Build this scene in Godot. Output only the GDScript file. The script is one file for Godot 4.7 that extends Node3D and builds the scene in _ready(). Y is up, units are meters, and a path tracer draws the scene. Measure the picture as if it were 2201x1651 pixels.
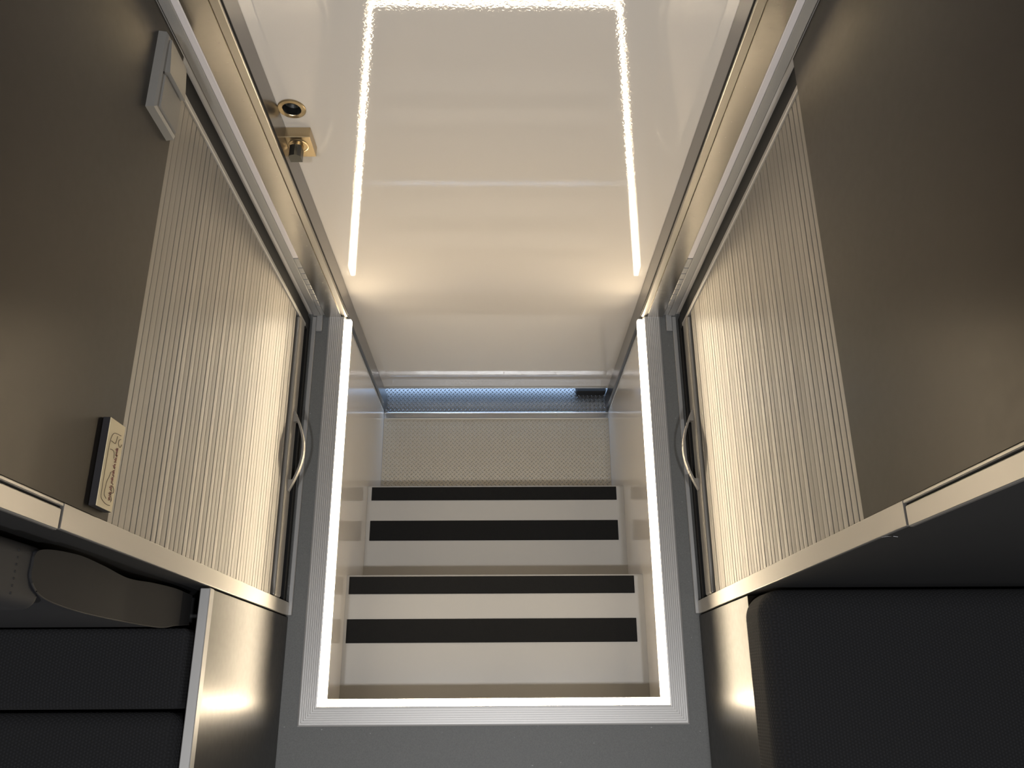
extends Node3D

# Camper entrance seen from above: floor y = 0, door towards -z, aisle along z.

var M := {}
const FX := 0.362        # cabinet fronts stand at x = +-FX
const ZC := -0.7275      # where the floor ends at the door frame

# ------------------------------------------------------------------ helpers
func st_new() -> SurfaceTool:
	var st := SurfaceTool.new()
	st.begin(Mesh.PRIMITIVE_TRIANGLES)
	return st

func tri(st: SurfaceTool, a: Vector3, b: Vector3, c: Vector3, out: Vector3, na = null, nb = null, nc = null) -> void:
	var n := (a - c).cross(a - b)
	if n.length_squared() < 1e-20:
		return
	n = n.normalized()
	if n.dot(out) < 0.0:
		var t := b; b = c; c = t
		var tn = nb; nb = nc; nc = tn
		n = -n
	st.set_normal(na if na != null else n); st.add_vertex(a)
	st.set_normal(nb if nb != null else n); st.add_vertex(b)
	st.set_normal(nc if nc != null else n); st.add_vertex(c)

func quad(st: SurfaceTool, a: Vector3, b: Vector3, c: Vector3, d: Vector3, out: Vector3) -> void:
	tri(st, a, b, c, out)
	tri(st, a, c, d, out)

# box between two corners, edges chamfered by e
func box(st: SurfaceTool, p: Vector3, q: Vector3, e := 0.0) -> void:
	var lo := p.min(q)
	var hi := p.max(q)
	var size := hi - lo
	e = minf(e, 0.45 * minf(size.x, minf(size.y, size.z)))
	var mid := (lo + hi) / 2
	var h := size / 2
	if e <= 0.0:
		for ax in 3:
			for s in [-1.0, 1.0]:
				var u := (ax + 1) % 3
				var v := (ax + 2) % 3
				var pts := []
				for k in [[-1, -1], [1, -1], [1, 1], [-1, 1]]:
					var w := mid
					w[ax] += s * h[ax]; w[u] += k[0] * h[u]; w[v] += k[1] * h[v]
					pts.append(w)
				var o := Vector3.ZERO
				o[ax] = s
				quad(st, pts[0], pts[1], pts[2], pts[3], o)
		return
	for ax in 3:
		var u := (ax + 1) % 3
		var v := (ax + 2) % 3
		for s in [-1.0, 1.0]:
			var pts := []
			for k in [[-1, -1], [1, -1], [1, 1], [-1, 1]]:
				var w := mid
				w[ax] += s * h[ax]; w[u] += k[0] * (h[u] - e); w[v] += k[1] * (h[v] - e)
				pts.append(w)
			var o := Vector3.ZERO
			o[ax] = s
			quad(st, pts[0], pts[1], pts[2], pts[3], o)
		# edges along ax
		for su in [-1.0, 1.0]:
			for sv in [-1.0, 1.0]:
				var o := Vector3.ZERO
				o[u] = su; o[v] = sv
				var a := mid; var b := mid; var c := mid; var d := mid
				a[ax] -= h[ax] - e; a[u] += su * h[u]; a[v] += sv * (h[v] - e)
				b[ax] += h[ax] - e; b[u] += su * h[u]; b[v] += sv * (h[v] - e)
				c[ax] += h[ax] - e; c[u] += su * (h[u] - e); c[v] += sv * h[v]
				d[ax] -= h[ax] - e; d[u] += su * (h[u] - e); d[v] += sv * h[v]
				quad(st, a, b, c, d, o)
	for sx in [-1.0, 1.0]:
		for sy in [-1.0, 1.0]:
			for sz in [-1.0, 1.0]:
				var s3 := Vector3(sx, sy, sz)
				var i := h - Vector3(e, e, e)
				tri(st, mid + s3 * Vector3(h.x, i.y, i.z), mid + s3 * Vector3(i.x, h.y, i.z), mid + s3 * Vector3(i.x, i.y, h.z), s3)

# rounded box with smooth normals: n steps on each rounded edge
func rbox(st: SurfaceTool, p: Vector3, q: Vector3, r: float, n := 4, puff := 0.0) -> void:
	var lo := p.min(q)
	var hi := p.max(q)
	var mid := (lo + hi) / 2
	var h := (hi - lo) / 2
	r = minf(r, 0.98 * minf(h.x, minf(h.y, h.z)))
	var core := h - Vector3(r, r, r)
	for ax in 3:
		for s in [-1.0, 1.0]:
			var u := (ax + 1) % 3
			var v := (ax + 2) % 3
			var grid := []
			var coords := [[], []]
			for k in 2:
				var a: float = core[[u, v][k]]
				for i in n + 1:
					coords[k].append([-a, -1.0 + float(i) / n])
				for i in range(1, 8):
					coords[k].append([lerpf(-a, a, i / 8.0), 0.0])
				for i in n + 1:
					coords[k].append([a, float(i) / n])
			for cu in coords[0]:
				var row := []
				for cv in coords[1]:
					var c := Vector3.ZERO
					c[ax] = s * core[ax]; c[u] = cu[0]; c[v] = cv[0]
					var d := Vector3.ZERO
					d[ax] = s; d[u] = tan(cu[1] * PI / 4); d[v] = tan(cv[1] * PI / 4)
					d = d.normalized()
					var w := mid + c + d * r
					if puff > 0.0 and ax == 1 and s > 0:
						w.y += puff * (1.0 - pow(cu[0] / maxf(core[u], 1e-4), 4.0)) * (1.0 - pow(cv[0] / maxf(core[v], 1e-4), 4.0))
					row.append([w, d])
				grid.append(row)
			for i in grid.size() - 1:
				for j in grid[0].size() - 1:
					var A = grid[i][j]; var B = grid[i + 1][j]; var C = grid[i + 1][j + 1]; var D = grid[i][j + 1]
					tri(st, A[0], B[0], C[0], A[1], A[1], B[1], C[1])
					tri(st, A[0], C[0], D[0], A[1], A[1], C[1], D[1])

# extrude a closed outline; put(p2, t) gives the point, t = 0 or 1 at the two ends
func prism(st: SurfaceTool, outline: PackedVector2Array, put: Callable, caps := true) -> void:
	var n := outline.size()
	var c2 := Vector2.ZERO
	for p in outline:
		c2 += p / n
	var area := 0.0
	for i in n:
		area += outline[i].cross(outline[(i + 1) % n])
	for i in n:
		var p := outline[i]
		var q := outline[(i + 1) % n]
		var nn := Vector2(q.y - p.y, p.x - q.x) * signf(area)
		var m := (p + q) / 2
		var o: Vector3 = put.call(m + nn.normalized() * 0.001, 0.5) - put.call(m, 0.5)
		quad(st, put.call(p, 0.0), put.call(q, 0.0), put.call(q, 1.0), put.call(p, 1.0), o)
	if caps:
		var idx := Geometry2D.triangulate_polygon(outline)
		var axis: Vector3 = put.call(c2, 1.0) - put.call(c2, 0.0)
		for t in [0.0, 1.0]:
			for k in range(0, idx.size(), 3):
				tri(st, put.call(outline[idx[k]], t), put.call(outline[idx[k + 1]], t), put.call(outline[idx[k + 2]], t), axis * (1.0 if t > 0.5 else -1.0))

# tube through points
func tube(st: SurfaceTool, pts: Array, r: float, n := 8, squash := Vector3.ONE) -> void:
	var rings := []
	for i in pts.size():
		var d: Vector3 = (pts[mini(i + 1, pts.size() - 1)] - pts[maxi(i - 1, 0)]).normalized()
		var side := d.cross(Vector3.UP if absf(d.y) < 0.9 else Vector3.RIGHT).normalized()
		var up := side.cross(d).normalized()
		var ring := []
		for k in n:
			var a := TAU * k / n
			var o := (side * cos(a) + up * sin(a))
			ring.append([pts[i] + o * r * squash, o])
		rings.append(ring)
	for i in rings.size() - 1:
		for k in n:
			var A = rings[i][k]; var B = rings[i][(k + 1) % n]; var C = rings[i + 1][(k + 1) % n]; var D = rings[i + 1][k]
			tri(st, A[0], B[0], C[0], A[1], A[1], B[1], C[1])
			tri(st, A[0], C[0], D[0], A[1], A[1], C[1], D[1])
	for e in [0, rings.size() - 1]:
		var o: Vector3 = (pts[0] - pts[1]) if e == 0 else (pts[e] - pts[e - 1])
		for k in range(1, n - 1):
			tri(st, rings[e][0][0], rings[e][k][0], rings[e][k + 1][0], o)

# surface of revolution: profile of (radius, height) along axis from origin
func lathe(st: SurfaceTool, at: Vector3, axis: Vector3, profile: Array, n := 32) -> void:
	var side := axis.cross(Vector3.UP if absf(axis.y) < 0.9 else Vector3.RIGHT).normalized()
	var up := side.cross(axis).normalized()
	for i in profile.size() - 1:
		var p: Vector2 = profile[i]
		var q: Vector2 = profile[i + 1]
		var nn := Vector2(q.y - p.y, p.x - q.x).normalized()
		for k in n:
			var a := TAU * k / n
			var b := TAU * (k + 1) / n
			var ra := side * cos(a) + up * sin(a)
			var rb := side * cos(b) + up * sin(b)
			var na := ra * nn.x + axis * nn.y
			var nb := rb * nn.x + axis * nn.y
			var A := at + ra * p.x + axis * p.y
			var B := at + rb * p.x + axis * p.y
			var C := at + rb * q.x + axis * q.y
			var D := at + ra * q.x + axis * q.y
			tri(st, A, B, C, na + nb, na, nb, nb)
			tri(st, A, C, D, na + nb, na, nb, na)

func obj(called: String, st: SurfaceTool, m: Material, parent: Node = self) -> MeshInstance3D:
	var o := MeshInstance3D.new()
	o.name = called
	o.mesh = st.commit()
	o.material_override = m
	parent.add_child(o, true)
	return o

func bobj(called: String, p: Vector3, q: Vector3, e: float, m: Material, parent: Node = self) -> MeshInstance3D:
	var st := st_new()
	box(st, p, q, e)
	return obj(called, st, m, parent)

func struct(o: Node) -> Node:
	o.set_meta("kind", "structure")
	return o

func tag(o: Node, label: String, category: String, group := "") -> Node:
	o.set_meta("label", label)
	o.set_meta("category", category)
	if group != "":
		o.set_meta("group", group)
	return o

func thing(called: String, at: Vector3, label := "", category := "", group := "") -> Node3D:
	var o := Node3D.new()
	o.name = called
	add_child(o, true)
	o.position = at
	if label != "":
		tag(o, label, category, group)
	return o

# ------------------------------------------------------------------ materials
func mat(called: String, c: Color, rough: float, metal := 0.0) -> StandardMaterial3D:
	var m := StandardMaterial3D.new()
	m.resource_name = called
	m.albedo_color = c
	m.roughness = rough
	m.metallic = metal
	M[called] = m
	return m

func noise_tex(freq: float, size := 256, ramp: Gradient = null, kind := FastNoiseLite.TYPE_SIMPLEX_SMOOTH, octaves := 3, seed_ := 1) -> NoiseTexture2D:
	var n := FastNoiseLite.new()
	n.noise_type = kind
	n.seed = seed_
	n.frequency = freq
	n.fractal_octaves = octaves
	var t := NoiseTexture2D.new()
	t.width = size; t.height = size
	t.seamless = true
	t.noise = n
	if ramp:
		t.color_ramp = ramp
	return t

func ramp2(a: Color, b: Color) -> Gradient:
	var g := Gradient.new()
	g.set_color(0, a); g.set_color(1, b)
	return g

func tri_scale(m: StandardMaterial3D, s: Vector3) -> void:
	m.uv1_triplanar = true
	m.uv1_world_triplanar = true
	m.uv1_scale = s

func materials() -> void:
	var m: StandardMaterial3D
	# glossy white moulded plastic of door, stair walls and steps
	m = mat("door_white", Color(0.84, 0.815, 0.78), 0.03)
	m.heightmap_enabled = true
	m.heightmap_texture = noise_tex(0.06, 512, null, FastNoiseLite.TYPE_SIMPLEX_SMOOTH, 2, 5)
	m.heightmap_scale = 0.0014
	tri_scale(m, Vector3.ONE * 6.0)
	mat("gloss_white", Color(0.88, 0.86, 0.83), 0.12)
	mat("step_white", Color(0.69, 0.68, 0.66), 0.22)
	# dark metallic laminate of cabinets and benches
	m = mat("laminate", Color(0.205, 0.188, 0.162), 0.33, 0.75)
	m.roughness_texture = noise_tex(0.05, 256, ramp2(Color(0.85, 0.85, 0.85), Color(1, 1, 1)), FastNoiseLite.TYPE_SIMPLEX_SMOOTH, 3, 8)
	tri_scale(m, Vector3.ONE * 5.0)
	mat("tambour_silver", Color(0.56, 0.545, 0.52), 0.36, 0.6)
	mat("curtain_back", Color(0.13, 0.12, 0.11), 0.8)
	mat("silver", Color(0.66, 0.645, 0.62), 0.34, 0.75)
	mat("silver_grey", Color(0.66, 0.655, 0.645), 0.45, 0.5)
	m = mat("brushed", Color(0.77, 0.75, 0.72), 0.28, 1.0)
	m.roughness_texture = noise_tex(0.02, 256, ramp2(Color(0.75, 0.75, 0.75), Color(1, 1, 1)), FastNoiseLite.TYPE_SIMPLEX_SMOOTH, 4, 11)
	tri_scale(m, Vector3(10, 30, 10))
	mat("frame_metal", Color(0.74, 0.72, 0.68), 0.3, 0.9)
	mat("reveal_metal", Color(0.56, 0.55, 0.54), 0.28, 0.95)
	mat("nosing_metal", Color(0.71, 0.70, 0.685), 0.45, 0.5)
	mat("cover_white", Color(0.82, 0.80, 0.80), 0.45)
	mat("black_board", Color(0.05, 0.05, 0.055), 0.6)
	mat("black_panel", Color(0.03, 0.031, 0.04), 0.8)
	mat("rubber", Color(0.05, 0.045, 0.045), 0.7)
	mat("seam_grey", Color(0.22, 0.22, 0.24), 0.5)
	m = mat("grip_black", Color(0.022, 0.023, 0.023), 0.95)
	m.heightmap_enabled = true
	m.heightmap_texture = noise_tex(0.25, 256, null, FastNoiseLite.TYPE_SIMPLEX_SMOOTH, 2, 3)
	m.heightmap_scale = 0.05
	tri_scale(m, Vector3.ONE * 12.0)
	# grey floor covering with fine speckles
	m = mat("floor_grey", Color(1, 1, 1), 0.55)
	var im := Image.create(512, 512, false, Image.FORMAT_RGB8)
	var rng := RandomNumberGenerator.new()
	rng.seed = 77
	for y in 512:
		for x in 512:
			var v := 0.39 + rng.randf_range(-0.022, 0.022)
			im.set_pixel(x, y, Color(v, v * 1.005, v * 0.98))
	for k in 80:
		var v := rng.randf_range(0.5, 0.72)
		var px := rng.randi_range(1, 509)
		var py := rng.randi_range(1, 509)
		im.set_pixel(px, py, Color(v, v, v))
		if k % 3 == 0:
			im.set_pixel(px + 1, py, Color(v, v, v))
	m.albedo_texture = ImageTexture.create_from_image(im)
	tri_scale(m, Vector3.ONE * 1.8)
	# diamond plate
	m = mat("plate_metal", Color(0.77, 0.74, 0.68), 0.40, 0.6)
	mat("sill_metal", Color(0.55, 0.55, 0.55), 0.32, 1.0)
	mat("lip_metal", Color(0.82, 0.82, 0.82), 0.2, 1.0)
	mat("bronze", Color(0.74, 0.66, 0.52), 0.3, 0.9)
	mat("dark_steel", Color(0.33, 0.33, 0.32), 0.28, 0.9)
	mat("switch_grey", Color(0.50, 0.49, 0.47), 0.4, 0.2)
	mat("plaque_cream", Color(0.80, 0.74, 0.60), 0.6)
	mat("plaque_edge", Color(0.05, 0.035, 0.045), 0.7)
	mat("plaque_line", Color(0.32, 0.26, 0.18), 0.6)
	mat("plaque_red", Color(0.36, 0.07, 0.07), 0.6)
	mat("thread_white", Color(0.55, 0.55, 0.55), 0.8)
	# woven seat cloth: staggered yarn bumps
	var n := 128
	var wi := Image.create(n, n, false, Image.FORMAT_RGB8)
	var hi := Image.create(n, n, false, Image.FORMAT_RGB8)
	for y in n:
		for x in n:
			var u := fposmod(float(x) / n * 2.0, 1.0) - 0.5
			var vv := float(y) / n * 2.0
			if int(float(x) / n * 2.0) % 2 == 1:
				vv += 0.5
			vv = fposmod(vv, 1.0) - 0.5
			var b := clampf(1.0 - sqrt(u * u * 5.5 + vv * vv * 4.5), 0.0, 1.0)
			hi.set_pixel(x, y, Color(b, b, b))
			var c := 0.52 + 0.48 * b
			wi.set_pixel(x, y, Color(c, c, c))
	m = mat("woven", Color(0.145, 0.147, 0.16), 1.0)
	m.albedo_texture = ImageTexture.create_from_image(wi)
	m.heightmap_enabled = true
	m.heightmap_texture = ImageTexture.create_from_image(hi)
	m.heightmap_scale = 0.12
	tri_scale(m, Vector3.ONE * 125.0)
	mat("smooth_cloth", Color(0.115, 0.117, 0.13), 0.75)
	mat("brown_cloth", Color(0.058, 0.048, 0.043), 0.85)
	mat("wall_cloth", Color(0.66, 0.64, 0.61), 0.85)
	mat("ceiling_cream", Color(0.80, 0.78, 0.75), 0.7)
	mat("stitch", Color(0.06, 0.06, 0.065), 0.8)
	mat("piping", Color(0.16, 0.15, 0.14), 0.7)
	m = mat("led_glow", Color(1, 0.95, 0.88), 0.5)
	m.emission_enabled = true
	m.emission = Color(1.0, 0.93, 0.82)
	m.emission_energy_multiplier = 30.0
	m = mat("lamp_glow", Color(1, 0.97, 0.94), 0.5)
	m.emission_enabled = true
	m.emission = Color(1.0, 0.94, 0.88)
	m.emission_energy_multiplier = 3.0

# ------------------------------------------------------------------ scene
func _ready() -> void:
	var cam := Camera3D.new()
	cam.name = "camera"
	add_child(cam)
	cam.position = Vector3(0.0133, 1.5234, -0.0146)
	cam.rotation_degrees = Vector3(-69.473, -2.069, 1.853)
	cam.fov = rad_to_deg(2.0 * atan(825.5 / 1796.7))
	cam.near = 0.02
	cam.current = true

	var env := Environment.new()
	env.background_mode = Environment.BG_COLOR
	env.background_color = Color(0.70, 0.83, 1.0)
	env.background_energy_multiplier = 5.0
	env.tonemap_mode = Environment.TONE_MAPPER_LINEAR
	env.tonemap_exposure = 1.0
	env.sdfgi_enabled = true
	env.ssao_enabled = true
	env.ssil_enabled = true
	var we := WorldEnvironment.new()
	we.name = "world"
	we.environment = env
	add_child(we)

	materials()
	build_shell()
	build_stair()
	build_nosing()
	build_door()
	for s in [-1.0, 1.0]:
		build_post(s)
		build_cabinet(s)
	build_benches()
	build_switch()
	build_plaque()
	build_lamps()

const LED_ENERGY := 0.060
const LAMP_ENERGY := 1.0
const LED_COLOR := Color(1.0, 0.91, 0.75)
const LAMP_COLOR := Color(0.98, 0.985, 1.0)

func build_shell() -> void:
	var st := st_new()
	# floor slab round the stair well
	box(st, Vector3(-1.0, -0.03, -0.7343), Vector3(-0.30, 0, 1.6))
	box(st, Vector3(0.30, -0.03, -0.7343), Vector3(1.0, 0, 1.6))
	box(st, Vector3(-0.30, -0.03, 0.0), Vector3(0.30, 0, 1.6))
	struct(obj("floor", st, M.floor_grey))
	struct(bobj("ceiling", Vector3(-1.03, 1.95, -0.87), Vector3(1.03, 1.98, 1.63), 0, M.ceiling_cream))
	struct(bobj("wall_left", Vector3(-1.03, -0.03, -0.87), Vector3(-1.0, 1.95, 1.63), 0, M.wall_cloth))
	struct(bobj("wall_right", Vector3(1.0, -0.03, -0.87), Vector3(1.03, 1.95, 1.63), 0, M.wall_cloth))
	struct(bobj("wall_back", Vector3(-1.0, -0.03, 1.6), Vector3(1.0, 1.95, 1.63), 0, M.wall_cloth))
	st = st_new()
	for s in [-1.0, 1.0]:
		box(st, Vector3(s * 0.302, -0.66, -0.779), Vector3(s * 1.0, 1.95, -0.7345))
		box(st, Vector3(s * 0.33, -0.66, -0.87), Vector3(s * 1.0, 1.95, -0.779))
	struct(obj("wall_front", st, M.ceiling_cream))
	# glossy side walls of the stair well
	for s in [-1.0, 1.0]:
		st = st_new()
		box(st, Vector3(s * 0.30, -0.64, ZC), Vector3(s * 0.32, -0.0305, 0.02))
		box(st, Vector3(s * 0.30, -0.0305, ZC), Vector3(s * 0.3005, -0.004, 0.0))
		struct(obj("wall_stair_left" if s < 0 else "wall_stair_right", st, M.gloss_white))
	struct(bobj("wall_stair_back", Vector3(-0.30, -0.64, 0.0), Vector3(0.30, -0.004, 0.02), 0, M.step_white))

func build_stair() -> void:
	var g := "white steps of the entrance stair"
	var spec := [[0.0, -0.2475, -0.2, "upper white step with two wide black grip strips below the lit floor edge", [[-0.2436, -0.2090], [-0.1605, -0.1150]], -0.294, 0.2815],
		[-0.2475, -0.480, -0.4, "lower white step with two narrower black grip strips above the diamond plate", [[-0.4760, -0.4445], [-0.3970, -0.3510]], -0.2900, 0.2825]]
	for d in spec:
		var t := thing("entry_step", Vector3(0, d[2], d[1]), d[3], "step", g)
		var z0: float = d[0] - d[1]
		# tread with a rounded nose and the riser below it
		var pts := PackedVector2Array()
		pts.append(Vector2(z0, 0))
		for k in 5:
			var a := PI / 2 + PI / 2 * k / 4.0
			pts.append(Vector2(0.006 + 0.006 * cos(a), -0.006 + 0.006 * sin(a)))
		pts.append(Vector2(0.0, -0.022))
		pts.append(Vector2(z0, -0.022))
		var st := st_new()
		prism(st, pts, func(p: Vector2, e: float) -> Vector3: return Vector3(lerpf(-0.2998, 0.2998, e), p.y, p.x))
		obj("tread", st, M.step_white, t)
		bobj("riser", Vector3(-0.2998, -0.2, 0.004), Vector3(0.2998, -0.0225, 0.016), 0, M.step_white, t)
		for s in d[4]:
			bobj("grip_strip", Vector3(d[5], 0.0002, s[0] - d[1]), Vector3(d[6], 0.0016, s[1] - d[1]), 0.0005, M.grip_black, t)
	# landing of diamond plate
	var l := thing("landing_plate", Vector3(0, -0.6, -0.48), "diamond plate landing at the foot of the white steps", "metal plate")
	plate(l, -0.2995, 0.2995, 0.0, -0.231, 0.02)
	var e := thing("threshold_strip", Vector3(0, -0.6, -0.711), "polished metal strip between the landing plate and the door sill", "threshold")
	var st := st_new()
	box(st, Vector3(-0.2995, -0.02, 0), Vector3(0.2995, 0.004, -0.0155), 0.0015)
	obj("bar", st, M.lip_metal, e)
	st = st_new()
	tube(st, [Vector3(-0.2995, 0.0035, -0.0145), Vector3(0, 0.0035, -0.0145), Vector3(0.2995, 0.0035, -0.0145)], 0.0028, 10)
	obj("bead", st, M.lip_metal, e)
	for x in [-0.225, 0.02, 0.16]:
		st = st_new()
		lathe(st, Vector3(x, 0.004, -0.007), Vector3.UP, [Vector2(0.0028, 0), Vector2(0.0026, 0.0006), Vector2(0.0, 0.0009)], 14)
		obj("screw", st, M.frame_metal, e)
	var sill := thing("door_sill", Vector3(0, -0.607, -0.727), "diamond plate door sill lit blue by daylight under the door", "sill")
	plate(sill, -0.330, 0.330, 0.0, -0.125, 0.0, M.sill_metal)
	tag(bobj("rubber_stop", Vector3(0.215, -0.6055, -0.805), Vector3(0.2935, -0.578, -0.778), 0.003, M.rubber), "black rubber stop under the door on the sill", "door stop")

# flat sheet with raised grains, alternately leaning left and right
func plate(t: Node3D, x0: float, x1: float, z0: float, z1: float, under := 0.0, m: Material = M.plate_metal) -> void:
	bobj("sheet", Vector3(x0, -0.012, z0 + under), Vector3(x1, 0, z1), 0, m, t)
	var st := st_new()
	var pitch := 0.0112
	var rows := int(absf(z1 - z0) / (pitch / 2)) - 1
	var cols := int((x1 - x0) / pitch)
	for r in rows:
		for c in cols:
			var x := x0 + (c + 0.5 + (0.5 if r % 2 == 1 else 0.0)) * pitch
			if x > x1 - 0.004:
				continue
			var z := z0 - (r + 1) * pitch / 2
			var lean := 1.0 if r % 2 == 0 else -1.0
			grain(st, Vector3(x, 0, z), lean)
	var g := obj("raised_grains", st, m, t)
	g.set_meta("kind", "stuff")

func grain(st: SurfaceTool, at: Vector3, lean: float) -> void:
	var u := Vector3(0.707, 0, 0.707 * lean)
	var v := Vector3(-0.707 * lean, 0, 0.707)
	var top := at + Vector3(0, 0.0017, 0)
	var a := 0.0040
	var b := 0.0015
	var ring := [at + u * a, at + u * a * 0.4 + v * b, at - u * a * 0.4 + v * b, at - u * a, at - u * a * 0.4 - v * b, at + u * a * 0.4 - v * b]
	var rid := [top + u * a * 0.5, top - u * a * 0.5]
	tri(st, ring[0], ring[1], rid[0], Vector3.UP)
	tri(st, ring[0], ring[5], rid[0], Vector3.UP)
	quad(st, ring[1], ring[2], rid[1], rid[0], Vector3.UP)
	quad(st, ring[5], ring[4], rid[1], rid[0], Vector3.UP)
	tri(st, ring[3], ring[2], rid[1], Vector3.UP)
	tri(st, ring[3], ring[4], rid[1], Vector3.UP)

func nosing_outline() -> PackedVector2Array:
	# u outwards from the edge of the well, y up
	var p := PackedVector2Array()
	p.append(Vector2(-0.0125, -0.0195))
	p.append(Vector2(-0.0125, -0.0182))
	p.append(Vector2(-0.0002, -0.0182))
	p.append(Vector2(-0.0002, 0.0040))
	var u := 0.0022
	p.append(Vector2(u, 0.0042))
	for k in 7:
		p.append(Vector2(u + 0.0002, 0.0022))
		p.append(Vector2(u + 0.0012, 0.0022))
		p.append(Vector2(u + 0.0014, 0.0042))
		u += 0.0036
		p.append(Vector2(u, 0.0042))
	p.append(Vector2(u + 0.0002, 0.0030))
	p.append(Vector2(u + 0.0010, 0.0030))
	p.append(Vector2(u + 0.0012, 0.0038))
	p.append(Vector2(0.0308, 0.0030))
	p.append(Vector2(0.0313, 0.0003))
	p.append(Vector2(0.0, 0.0003))
	p.append(Vector2(0.0, -0.0195))
	return p

func build_nosing() -> void:
	var outline := nosing_outline()
	var g := "ribbed aluminium edge profiles round the stair well"
	var lg := "lit strips round the stair well"
	var near := ["ribbed aluminium edge profile beside the cabinet that carries the switch", "ribbed aluminium edge profile beside the cabinet without a switch", "ribbed aluminium edge profile along the top of the upper step"]
	var lit := ["warm glowing light strip on the stair edge beside the cabinet with the switch", "warm glowing light strip on the stair edge beside the cabinet without a switch", "warm glowing light strip across the stair edge above the upper step"]
	var diff := PackedVector2Array([Vector2(-0.0112, -0.0180), Vector2(-0.0114, -0.0140), Vector2(-0.0110, -0.0107), Vector2(-0.0100, -0.0090), Vector2(-0.0026, -0.0090), Vector2(-0.0018, -0.0097), Vector2(-0.0018, -0.0180)])
	for k in 3:
		var put: Callable
		if k == 2:
			put = func(p: Vector2, e: float) -> Vector3: return Vector3(lerpf(-0.3 - p.x, 0.3 + p.x, e), p.y, p.x)
		else:
			var s := -1.0 if k == 0 else 1.0
			put = func(p: Vector2, e: float) -> Vector3: return Vector3(s * (0.3 + p.x), p.y, lerpf(p.x, ZC + 0.0005, e))
		var st := st_new()
		prism(st, outline, put)
		tag(obj("stair_nosing", st, M.nosing_metal), near[k], "edge profile", g)
		var t := thing("led_strip", Vector3.ZERO, lit[k], "light strip", lg)
		st = st_new()
		prism(st, diff, put)
		obj("diffuser", st, M.led_glow, t)
		var l := AreaLight3D.new()
		l.name = "led_light"
		t.add_child(l)
		l.rotation_degrees.x = 90
		if k == 2:
			l.position = Vector3(0, -0.0085, -0.0063)
			l.area_size = Vector2(0.577, 0.0080)
		else:
			l.position = Vector3((-1.0 if k == 0 else 1.0) * 0.2937, -0.0085, (ZC - 0.0115) / 2)
			l.area_size = Vector2(0.0080, 0.714)
		l.light_color = LED_COLOR
		l.light_energy = LED_ENERGY * (0.577 / 0.714 if k == 2 else 1.0)
		l.area_normalize_energy = true
		l.area_range = 6.0
		l.shadow_enabled = true

func build_door() -> void:
	# leaf with a round hole for the flush pull (outline cut open by a hairline)
	var c := Vector3(-0.2763, 0.5700, -0.779)
	var o := PackedVector2Array([Vector2(0.328, -0.536), Vector2(0.328, 1.948), Vector2(-0.328, 1.948), Vector2(-0.328, c.y + 0.00001)])
	for k in 33:
		var a := PI - TAU * (k + 0.01) / 32.02
		o.append(Vector2(c.x + 0.0128 * cos(a), c.y + 0.0128 * sin(a)))
	o.append(Vector2(-0.328, c.y - 0.00001))
	o.append(Vector2(-0.328, -0.536))
	var st := st_new()
	prism(st, o, func(p: Vector2, e: float) -> Vector3: return Vector3(p.x, p.y, lerpf(-0.812, -0.779, e)))
	var d := obj("door_1", st, M.door_white)
	struct(d)
	bobj("bottom_rail", Vector3(-0.328, -0.550, -0.809), Vector3(0.328, -0.5362, -0.7775), 0.001, M.frame_metal, d)
	# flush ring pull
	st = st_new()
	lathe(st, c, Vector3(0, 0, 1), [Vector2(0.0195, 0), Vector2(0.0193, 0.0012), Vector2(0.0183, 0.0018), Vector2(0.0132, 0.0016), Vector2(0.0126, 0.0008)], 40)
	var ring := obj("ring_pull", st, M.bronze, d)
	st = st_new()
	lathe(st, c, Vector3(0, 0, 1), [Vector2(0.0126, 0.0010), Vector2(0.0124, -0.004), Vector2(0.0115, -0.010), Vector2(0.008, -0.0135), Vector2(0.0, -0.0195)], 40)
	obj("cup", st, M.dark_steel, ring)
	# square lock rosette with thumb turn
	st = st_new()
	box(st, Vector3(-0.3055, 0.4830, -0.779), Vector3(-0.2592, 0.530, -0.762), 0.0008)
	var ro := obj("lock_rosette", st, M.bronze, d)
	st = st_new()
	lathe(st, Vector3(-0.2788, 0.510, -0.762), Vector3(0, 0, 1), [Vector2(0.0145, 0.0), Vector2(0.0142, 0.0008), Vector2(0.0125, 0.0012), Vector2(0.012, 0.0006), Vector2(0.0075, 0.0006), Vector2(0.007, 0.009), Vector2(0.0, 0.009)], 36)
	obj("collar", st, M.bronze, ro)
	st = st_new()
	o = PackedVector2Array([Vector2(-0.0085, -0.02), Vector2(0.0085, -0.02), Vector2(0.0085, 0.004)])
	for k in 7:
		var a := PI * k / 6.0
		o.append(Vector2(0.0085 * cos(a), 0.004 + 0.0085 * sin(a)))
	o.append(Vector2(-0.0085, 0.004))
	prism(st, o, func(p: Vector2, e: float) -> Vector3: return Vector3(-0.2800 + p.x, 0.5190 + p.y * 0.55, lerpf(-0.753, -0.735, e)))
	obj("thumb_turn", st, M.dark_steel, ro)

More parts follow.
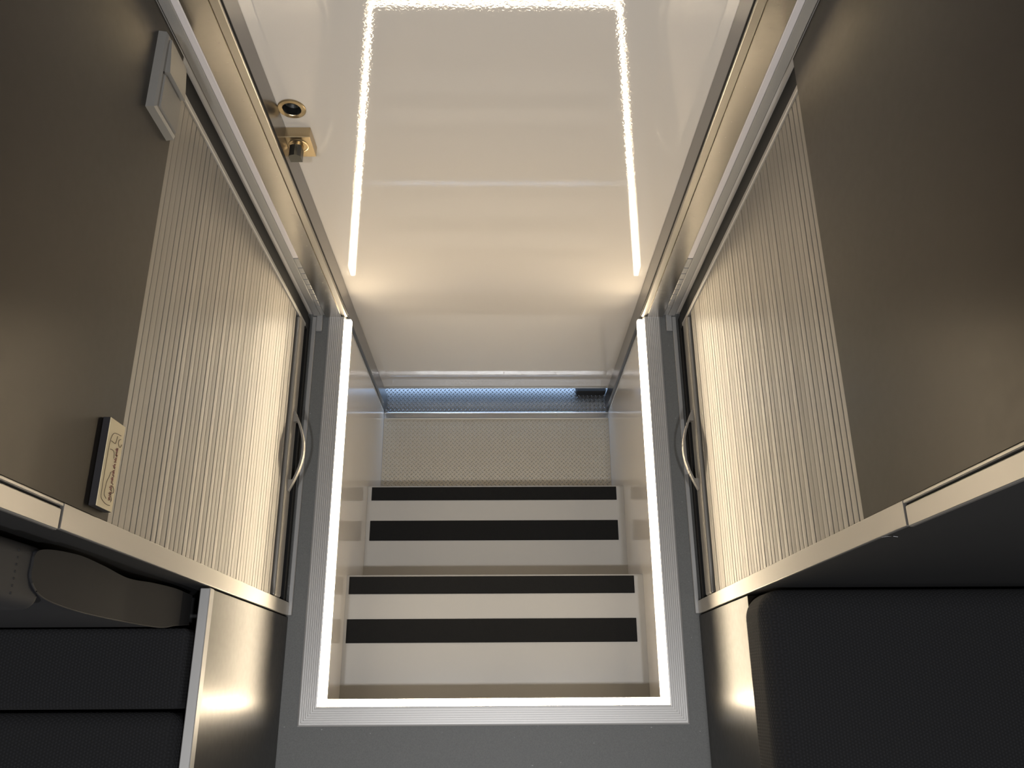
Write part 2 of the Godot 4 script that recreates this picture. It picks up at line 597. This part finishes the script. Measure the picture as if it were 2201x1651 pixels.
func build_post(s: float) -> void:
	var t := Node3D.new()
	t.name = "trim_1" if s < 0 else "trim_2"
	add_child(t)
	t.position = Vector3(s * 0.32, 0, ZC)
	t.set_meta("kind", "structure")
	var ox := -t.position
	var top := 1.948
	# brushed plate with a shallow bulge
	var o := PackedVector2Array()
	for k in 9:
		var f := k / 8.0
		o.append(Vector2(lerpf(0.3062, 0.3372, f), 0.0 + 0.0003 * (1.0 - pow(2.0 * f - 1.0, 2.0))))
	o.append(Vector2(0.3372, -0.006)); o.append(Vector2(0.3062, -0.006))
	var st := st_new()
	prism(st, o, func(p: Vector2, e: float) -> Vector3: return ox + Vector3(s * p.x, lerpf(0.0022, top, e), ZC + 0.0005 + p.y))
	obj("brushed_plate", st, M.brushed, t)
	bobj("inner_plate", ox + Vector3(s * 0.2950, -0.0008, -0.7340), ox + Vector3(s * 0.3060, top, -0.7290), 0.0008, M.frame_metal, t)
	bobj("reveal", ox + Vector3(s * 0.2945, -0.606, -0.7788), ox + Vector3(s * 0.3018, top, -0.7374), 0.0008, M.reveal_metal, t)
	bobj("seal", ox + Vector3(s * 0.2938, 0.0, -0.7372), ox + Vector3(s * 0.3018, top, -0.7343), 0.0004, M.rubber, t)
	# guide with white cover above and chain links below
	bobj("cover_strip", ox + Vector3(s * 0.3376, 0.243, -0.733), ox + Vector3(s * 0.3470, top, -0.7262), 0.001, M.cover_white, t)
	bobj("guide_channel", ox + Vector3(s * 0.3376, 0.0065, -0.734), ox + Vector3(s * 0.3470, 0.2425, -0.7295), 0, M.silver_grey, t)
	var lines := [0.241, 0.207, 0.186, 0.164, 0.143, 0.123, 0.103, 0.078, 0.052, 0.03]
	for k in lines.size() - 1:
		bobj("chain_link", ox + Vector3(s * 0.3381, lines[k + 1] + 0.0012, -0.7294), ox + Vector3(s * 0.3465, lines[k] - 0.0012, -0.7266), 0.0006, M.silver_grey, t)
	bobj("edge_strip", ox + Vector3(s * 0.3474, 0.0065, -0.7340), ox + Vector3(s * 0.3612, top, -0.7275), 0.001, M.silver_grey, t)
	bobj("floor_guide", ox + Vector3(s * 0.3425, 0.0003, -0.7338), ox + Vector3(s * 0.3548, 0.006, -0.6955), 0.0012, M.silver_grey, t)

func build_cabinet(s: float) -> void:
	var t := thing("tambour_cabinet", Vector3(s * FX, 0, -0.15),
		"dark laminate cabinet with silver tambour shutter carrying the switch and the cream plaque" if s < 0 else "dark laminate cabinet with silver tambour shutter and no switch or plaque", "cabinet", "shutter cabinets beside the stair")
	var ox := -t.position
	var P := func(d: float, y: float, z: float) -> Vector3: return ox + Vector3(s * (FX + d), y, z)
	bobj("carcass", P.call(0.032, 0.001, -0.722), P.call(0.62, 1.945, -0.1545), 0, M.black_board, t)
	bobj("side_panel", P.call(0.003, 0.001, -0.1540), P.call(0.62, 0.8135, -0.1502), 0.0004, M.black_panel, t)
	bobj("upper_side_panel", P.call(0.0034, 0.8155, -0.1540), P.call(0.62, 1.945, -0.1486), 0.0006, M.black_panel, t)
	bobj("seam_strip", P.call(0.02, 0.8136, -0.1535), P.call(0.62, 0.8146, -0.1496), 0.0003, M.seam_grey, t)
	bobj("upper_panel", P.call(0.0, 0.7275, -0.7268), P.call(0.018, 1.945, -0.1725), 0.0006, M.laminate, t)
	bobj("corner_profile", P.call(-0.0012, 0.0055, -0.1722), P.call(0.0028, 0.8130, -0.1500), 0.0006, M.silver, t)
	bobj("upper_edge_strip", P.call(-0.0012, 0.8135, -0.1722), P.call(0.016, 1.945, -0.1688), 0.0008, M.silver, t)
	bobj("upper_corner_profile", P.call(-0.0016, 0.8165, -0.1668), P.call(0.0032, 1.945, -0.1482), 0.0012, M.silver, t)
	bobj("floor_trim", P.call(-0.0070, 0.0004, -0.7270), P.call(0.0012, 0.0052, -0.1500), 0.001, M.silver_grey, t)
	bobj("bottom_board", P.call(0.006, 0.0005, -0.722), P.call(0.031, 0.02, -0.173), 0, M.black_board, t)
	bobj("recess_board", P.call(0.006, 0.0205, -0.7268), P.call(0.030, 0.7270, -0.6925), 0, M.black_board, t)
	bobj("guide_track", P.call(0.0015, 0.05, -0.6922), P.call(0.022, 0.7270, -0.6850), 0.001, M.silver_grey, t)
	# shutter: curtain, slats, end bar, handle
	var cur := bobj("tambour_shutter", P.call(0.0115, 0.113, -0.6845), P.call(0.0135, 0.7262, -0.1726), 0, M.curtain_back, t)
	var pitch := 0.0135
	var sm := st_new()
	var o := PackedVector2Array([Vector2(0.0, 0.0), Vector2(-0.0065, 0.0001), Vector2(-0.0069, 0.0005), Vector2(-0.0070, 0.0064), Vector2(-0.0069, 0.0121), Vector2(-0.0065, 0.0125), Vector2(0.0, 0.0126)])
	prism(sm, o, func(p: Vector2, e: float) -> Vector3: return Vector3(s * p.x, p.y, lerpf(-0.6843, -0.1727, e) + 0.15))
	var mesh := sm.commit()
	var y := 0.1145
	var rng := RandomNumberGenerator.new()
	rng.seed = 31
	while y < 0.722:
		var sl := MeshInstance3D.new()
		sl.name = "slat"
		sl.mesh = mesh
		sl.material_override = M.tambour_silver
		cur.add_child(sl, true)
		sl.position = Vector3(s * 0.0115, y, 0)
		sl.rotation.z = rng.randf_range(-0.026, 0.026)
		y += pitch
	var st := st_new()
	rbox(st, P.call(-0.001, 0.064, -0.6843), P.call(0.0112, 0.1015, -0.1727), 0.005, 4)
	obj("end_bar", st, M.tambour_silver, cur)
	# bow handle: flat bar bent outwards, with a wedge foot at each end
	st = st_new()
	var z0 := -0.5015
	var z1 := -0.3535
	var n := 20
	for k in n:
		var f0 := float(k) / n
		var f1 := float(k + 1) / n
		var a0 := 0.0010 - 0.0215 * sin(PI * f0)
		var a1 := 0.0010 - 0.0215 * sin(PI * f1)
		var th := 0.0035
		for face in 4:
			var c := []
			for e in [[f0, a0], [f1, a1]]:
				var z := lerpf(z0, z1, e[0])
				c.append([P.call(e[1] - th, 0.0765, z), P.call(e[1] - th, 0.0875, z), P.call(e[1], 0.0875, z), P.call(e[1], 0.0765, z)])
			var nx := (face + 1) % 4
			var out := [Vector3(-s, 0, 0), Vector3.UP, Vector3(s, 0, 0), Vector3.DOWN][face] as Vector3
			quad(st, c[0][face], c[0][nx], c[1][nx], c[1][face], out)
	var h := obj("handle", st, M.silver, cur)
	for e in [[z0, 1.0], [z1, -1.0]]:
		st = st_new()
		var w := PackedVector2Array([Vector2(0.0, e[0]), Vector2(-0.0085, e[0] + e[1] * 0.0205), Vector2(0.0, e[0] + e[1] * 0.0205)])
		prism(st, w, func(p: Vector2, q: float) -> Vector3: return P.call(p.x - 0.0002, lerpf(0.077, 0.087, q), p.y))
		obj("foot", st, M.silver, h)

func build_benches() -> void:
	# seat on the switch side: raised silver edge, cushions sunk behind it
	var t := thing("bench_box", Vector3(-FX, 0, 0.5), "dark metallic bench side with a pale silver top edge below the switch cabinet", "bench")
	var ox := -t.position
	bobj("side_panel", ox + Vector3(-0.362, 0.0005, -0.1475), ox + Vector3(-0.380, 0.405, 1.25), 0.0008, M.laminate, t)
	bobj("top_edge", ox + Vector3(-0.3605, 0.4055, -0.1478), ox + Vector3(-0.3735, 0.422, 1.25), 0.001, M.silver_grey, t)
	tag(bobj("seat_plinth", Vector3(-0.3805, 0.0005, -0.1475), Vector3(-0.98, 0.33, 1.25), 0.002, M.black_board), "black seat plinth under the woven cushions behind the silver bench edge", "plinth")
	var st := st_new()
	rbox(st, Vector3(-0.3812, 0.331, -0.0985), Vector3(-0.97, 0.424, -0.0030), 0.009, 5, 0.003)
	tag(obj("seat_cushion", st, M.woven), "narrow charcoal woven cushion between backrest and the wider cushion", "cushion", "woven cushions of the bench with silver edge")
	st = st_new()
	rbox(st, Vector3(-0.3812, 0.331, 0.0005), Vector3(-0.97, 0.418, 0.56), 0.022, 5, 0.004)
	tag(obj("seat_cushion", st, M.woven), "wide charcoal woven cushion behind the pale silver bench edge", "cushion", "woven cushions of the bench with silver edge")
	# backrest: side profile measured on the aisle side, swept outwards
	var b := thing("back_cushion", Vector3(-0.39, 0.4, -0.12), "dark backrest with brown side gusset standing against the switch cabinet", "cushion")
	ox = -b.position
	var prof := PackedVector2Array([Vector2(-0.1045, 0.405), Vector2(-0.1000, 0.45), Vector2(-0.094, 0.50), Vector2(-0.0925, 0.60), Vector2(-0.0935, 0.70), Vector2(-0.0985, 0.765), Vector2(-0.109, 0.789), Vector2(-0.122, 0.793), Vector2(-0.137, 0.785), Vector2(-0.143, 0.722), Vector2(-0.141, 0.666), Vector2(-0.1365, 0.603), Vector2(-0.140, 0.535), Vector2(-0.142, 0.465), Vector2(-0.140, 0.405)])
	var cv := Curve2D.new()
	for i in prof.size():
		var tn: Vector2 = (prof[(i + 1) % prof.size()] - prof[(i + prof.size() - 1) % prof.size()]) / 6.0
		if i == 0 or i == prof.size() - 1:
			tn = Vector2.ZERO
		cv.add_point(prof[i], -tn, tn)
	cv.bake_interval = 0.006
	var smooth_prof := cv.get_baked_points()
	st = st_new()
	prism(st, smooth_prof, func(p: Vector2, e: float) -> Vector3: return ox + Vector3(lerpf(-0.3905, -0.95, e), p.y, p.x))
	obj("front_panel", st, M.smooth_cloth, b)
	st = st_new()
	prism(st, smooth_prof, func(p: Vector2, e: float) -> Vector3: return ox + Vector3(lerpf(-0.3885, -0.3903, e), p.y, p.x))
	obj("side_gusset", st, M.brown_cloth, b)
	# head roll on top
	st = st_new()
	rbox(st, ox + Vector3(-0.3906, 0.765, -0.1415), ox + Vector3(-0.95, 0.885, -0.0870), 0.012, 6)
	obj("head_roll", st, M.smooth_cloth, b)
	for k in 7:
		st = st_new()
		var z := -0.133 + k * 0.0058
		rbox(st, ox + Vector3(-0.3901, 0.8130, z), ox + Vector3(-0.3925, 0.8155, z + 0.0022), 0.0006, 2)
		obj("stitch", st, M.stitch, b)
	var edge := []
	for p in smooth_prof:
		if p.x > -0.112:
			edge.append(ox + Vector3(-0.3888, p.y, p.x + 0.0006))
	st = st_new()
	tube(st, edge, 0.0008, 6)
	obj("piping", st, M.piping, b)
	# bench on the other side
	t = thing("bench_box", Vector3(FX, 0, 0.5), "dark metallic bench side below one large woven cushion", "bench")
	ox = -t.position
	bobj("side_panel", ox + Vector3(0.362, 0.0005, -0.1475), ox + Vector3(0.380, 0.311, 1.25), 0.0008, M.laminate, t)
	bobj("seat_box", ox + Vector3(0.3805, 0.0005, -0.1475), ox + Vector3(0.98, 0.3105, 1.25), 0, M.black_board, t)
	st = st_new()
	rbox(st, Vector3(0.3480, 0.3125, -0.1455), Vector3(0.97, 0.426, 0.60), 0.034, 7, 0.004)
	tag(obj("seat_cushion", st, M.woven), "large charcoal woven cushion overhanging the bench without silver edge", "cushion")
	st = st_new()
	tube(st, [Vector3(0.3618, 0.7600, -0.1497), Vector3(0.3640, 0.7680, -0.1490), Vector3(0.3672, 0.7715, -0.1484), Vector3(0.3720, 0.7700, -0.1482)], 0.0003, 6)
	tag(obj("loose_thread", st, M.thread_white), "tiny pale loose thread clinging to the silver corner of the plain cabinet", "thread")

func build_switch() -> void:
	var t := thing("wall_switch", Vector3(-FX, 0.765, -0.65), "grey double rocker switch on the dark panel above the shutter", "switch")
	var ox := -t.position
	var st := st_new()
	# frame with sloping sides
	var lo := Vector2(0.7370, -0.7015)
	var hi := Vector2(0.7960, -0.6005)
	var inset := 0.0035
	var ring := []
	for d in [[0.0, 0.0], [0.0085, 0.0008], [0.0105, inset]]:
		var i: float = d[1]
		ring.append([Vector3(-FX + d[0], lo.x + i, lo.y + i), Vector3(-FX + d[0], hi.x - i, lo.y + i), Vector3(-FX + d[0], hi.x - i, hi.y - i), Vector3(-FX + d[0], lo.x + i, hi.y - i)])
	var cc := Vector3(-FX, (lo.x + hi.x) / 2, (lo.y + hi.y) / 2)
	for r in 2:
		for k in 4:
			var n := (k + 1) % 4
			quad(st, ox + ring[r][k], ox + ring[r][n], ox + ring[r + 1][n], ox + ring[r + 1][k], ring[r][k] + ring[r][n] - 2 * cc + Vector3(0.01, 0, 0))
	quad(st, ox + ring[2][0], ox + ring[2][1], ox + ring[2][2], ox + ring[2][3], Vector3.RIGHT)
	quad(st, ox + ring[0][0], ox + ring[0][1], ox + ring[0][2], ox + ring[0][3], Vector3.LEFT)
	obj("frame", st, M.switch_grey, t)
	# two rockers, tilted opposite ways
	for k in 2:
		var za := -0.6955 if k == 0 else -0.6475
		var zb := -0.6510 if k == 0 else -0.6065
		var ya := 0.7425
		var yb := 0.7885
		var h0 := 0.0165 if k == 0 else 0.0125
		var h1 := 0.0125 if k == 0 else 0.0125
		st = st_new()
		var b := -FX + 0.0104
		var q := [Vector3(-FX + h1, ya, za), Vector3(-FX + h1, yb, za), Vector3(-FX + h0, yb, zb), Vector3(-FX + h0, ya, zb)]
		quad(st, ox + q[0], ox + q[1], ox + q[2], ox + q[3], Vector3.RIGHT)
		for e in 4:
			var a: Vector3 = q[e]
			var c: Vector3 = q[(e + 1) % 4]
			var mid := (a + c) / 2 - Vector3(-FX, (ya + yb) / 2, (za + zb) / 2)
			quad(st, ox + a, ox + c, ox + Vector3(b, c.y, c.z), ox + Vector3(b, a.y, a.z), Vector3(0, mid.y, mid.z))
		obj("rocker", st, M.switch_grey, t)
	st = st_new()
	rbox(st, ox + Vector3(-FX + 0.0104, 0.7895, -0.6505), ox + Vector3(-FX + 0.0112, 0.7915, -0.6478), 0.0004, 2)
	obj("indicator", st, M.rubber, t)

func build_plaque() -> void:
	var t := thing("picture_plaque", Vector3(-FX, 0.754, -0.22), "cream plaque with engraved car outline and dark red script above the shutter", "plaque")
	var ox := -t.position
	var x1 := -FX + 0.0075
	bobj("board", ox + Vector3(-FX + 0.0002, 0.7380, -0.2640), ox + Vector3(x1 - 0.0006, 0.7705, -0.1795), 0.0004, M.plaque_edge, t)
	bobj("face", ox + Vector3(x1 - 0.0006, 0.7382, -0.2638), ox + Vector3(x1, 0.7703, -0.1797), 0.0002, M.plaque_cream, t)
	# a = along the length from the door end (0) to the seat end (1), b = from the top (0) to the bottom (1)
	var at := func(a: float, b: float) -> Vector3: return ox + Vector3(x1 + 0.0002, lerpf(0.7703, 0.7382, b), lerpf(-0.2638, -0.1797, a))
	var curves := [
		[[0.13, 0.80], [0.135, 0.55], [0.15, 0.35], [0.20, 0.22], [0.30, 0.16], [0.45, 0.15], [0.65, 0.15], [0.80, 0.16], [0.895, 0.19], [0.935, 0.42], [0.945, 0.62], [0.94, 0.80]],
		[[0.25, 0.24], [0.255, 0.42], [0.25, 0.52], [0.21, 0.55], [0.16, 0.58]],
		[[0.345, 0.26], [0.34, 0.42], [0.36, 0.53], [0.42, 0.56]],
		[[0.58, 0.53], [0.64, 0.47], [0.70, 0.38], [0.76, 0.35], [0.845, 0.345], [0.87, 0.42], [0.885, 0.50]],
		[[0.17, 0.82], [0.19, 0.72], [0.23, 0.70], [0.26, 0.78], [0.255, 0.88], [0.22, 0.92]],
		[[0.72, 0.78], [0.75, 0.88], [0.79, 0.88], [0.80, 0.78], [0.83, 0.76], [0.87, 0.84], [0.90, 0.80]]]
	for c in curves:
		var cv := Curve3D.new()
		var pts := []
		for i in c.size():
			pts.append(at.call(c[i][0], c[i][1]))
		for i in pts.size():
			var tan_: Vector3 = (pts[mini(i + 1, pts.size() - 1)] - pts[maxi(i - 1, 0)]) / 6.0
			cv.add_point(pts[i], -tan_, tan_)
		cv.bake_interval = 0.0012
		var st := st_new()
		tube(st, Array(cv.get_baked_points()), 0.00032, 5)
		obj("engraved_line", st, M.plaque_line, t)
	# running dark red script, too small to read
	var rng := RandomNumberGenerator.new()
	rng.seed = 12
	var a := 0.29
	while a < 0.90:
		var w := rng.randf_range(0.05, 0.10)
		var pts := []
		var k := 0
		var aa := a
		while aa < minf(a + w, 0.905):
			var big := 1.0 if k % 7 != 3 else 1.8
			pts.append(at.call(aa, 0.69 + (0.055 * big if k % 2 == 0 else -0.055 * big) + rng.randf_range(-0.015, 0.015)))
			aa += rng.randf_range(0.006, 0.011)
			k += 1
		if pts.size() > 2:
			var st := st_new()
			tube(st, pts, 0.00042, 5)
			obj("script_stroke", st, M.plaque_red, t)
		a += w + 0.012

func build_lamps() -> void:
	var k := 0
	for x in [-0.24, 0.28]:
		var t := thing("ceiling_spot", Vector3(x, 1.95, 0.27), "small round ceiling spot on the side of the bench " + ("with the silver edge" if x < 0 else "without silver edge"), "ceiling lamp", "ceiling spots above the aisle")
		var st := st_new()
		lathe(st, Vector3.ZERO, Vector3.DOWN, [Vector2(0.042, 0.0), Vector2(0.041, 0.004), Vector2(0.034, 0.005), Vector2(0.032, 0.002)], 32)
		obj("rim", st, M.silver, t)
		st = st_new()
		lathe(st, Vector3.ZERO, Vector3.DOWN, [Vector2(0.032, 0.002), Vector2(0.0, 0.002)], 32)
		obj("lens", st, M.lamp_glow, t)
		var l := AreaLight3D.new()
		l.name = "spot_light"
		t.add_child(l)
		l.position = Vector3(0, -0.006, 0)
		l.rotation_degrees.x = -90
		l.area_size = Vector2(0.056, 0.056)
		l.area_normalize_energy = true
		l.area_range = 6.0
		l.light_color = LAMP_COLOR
		l.light_energy = LAMP_ENERGY
		l.shadow_enabled = true
		k += 1
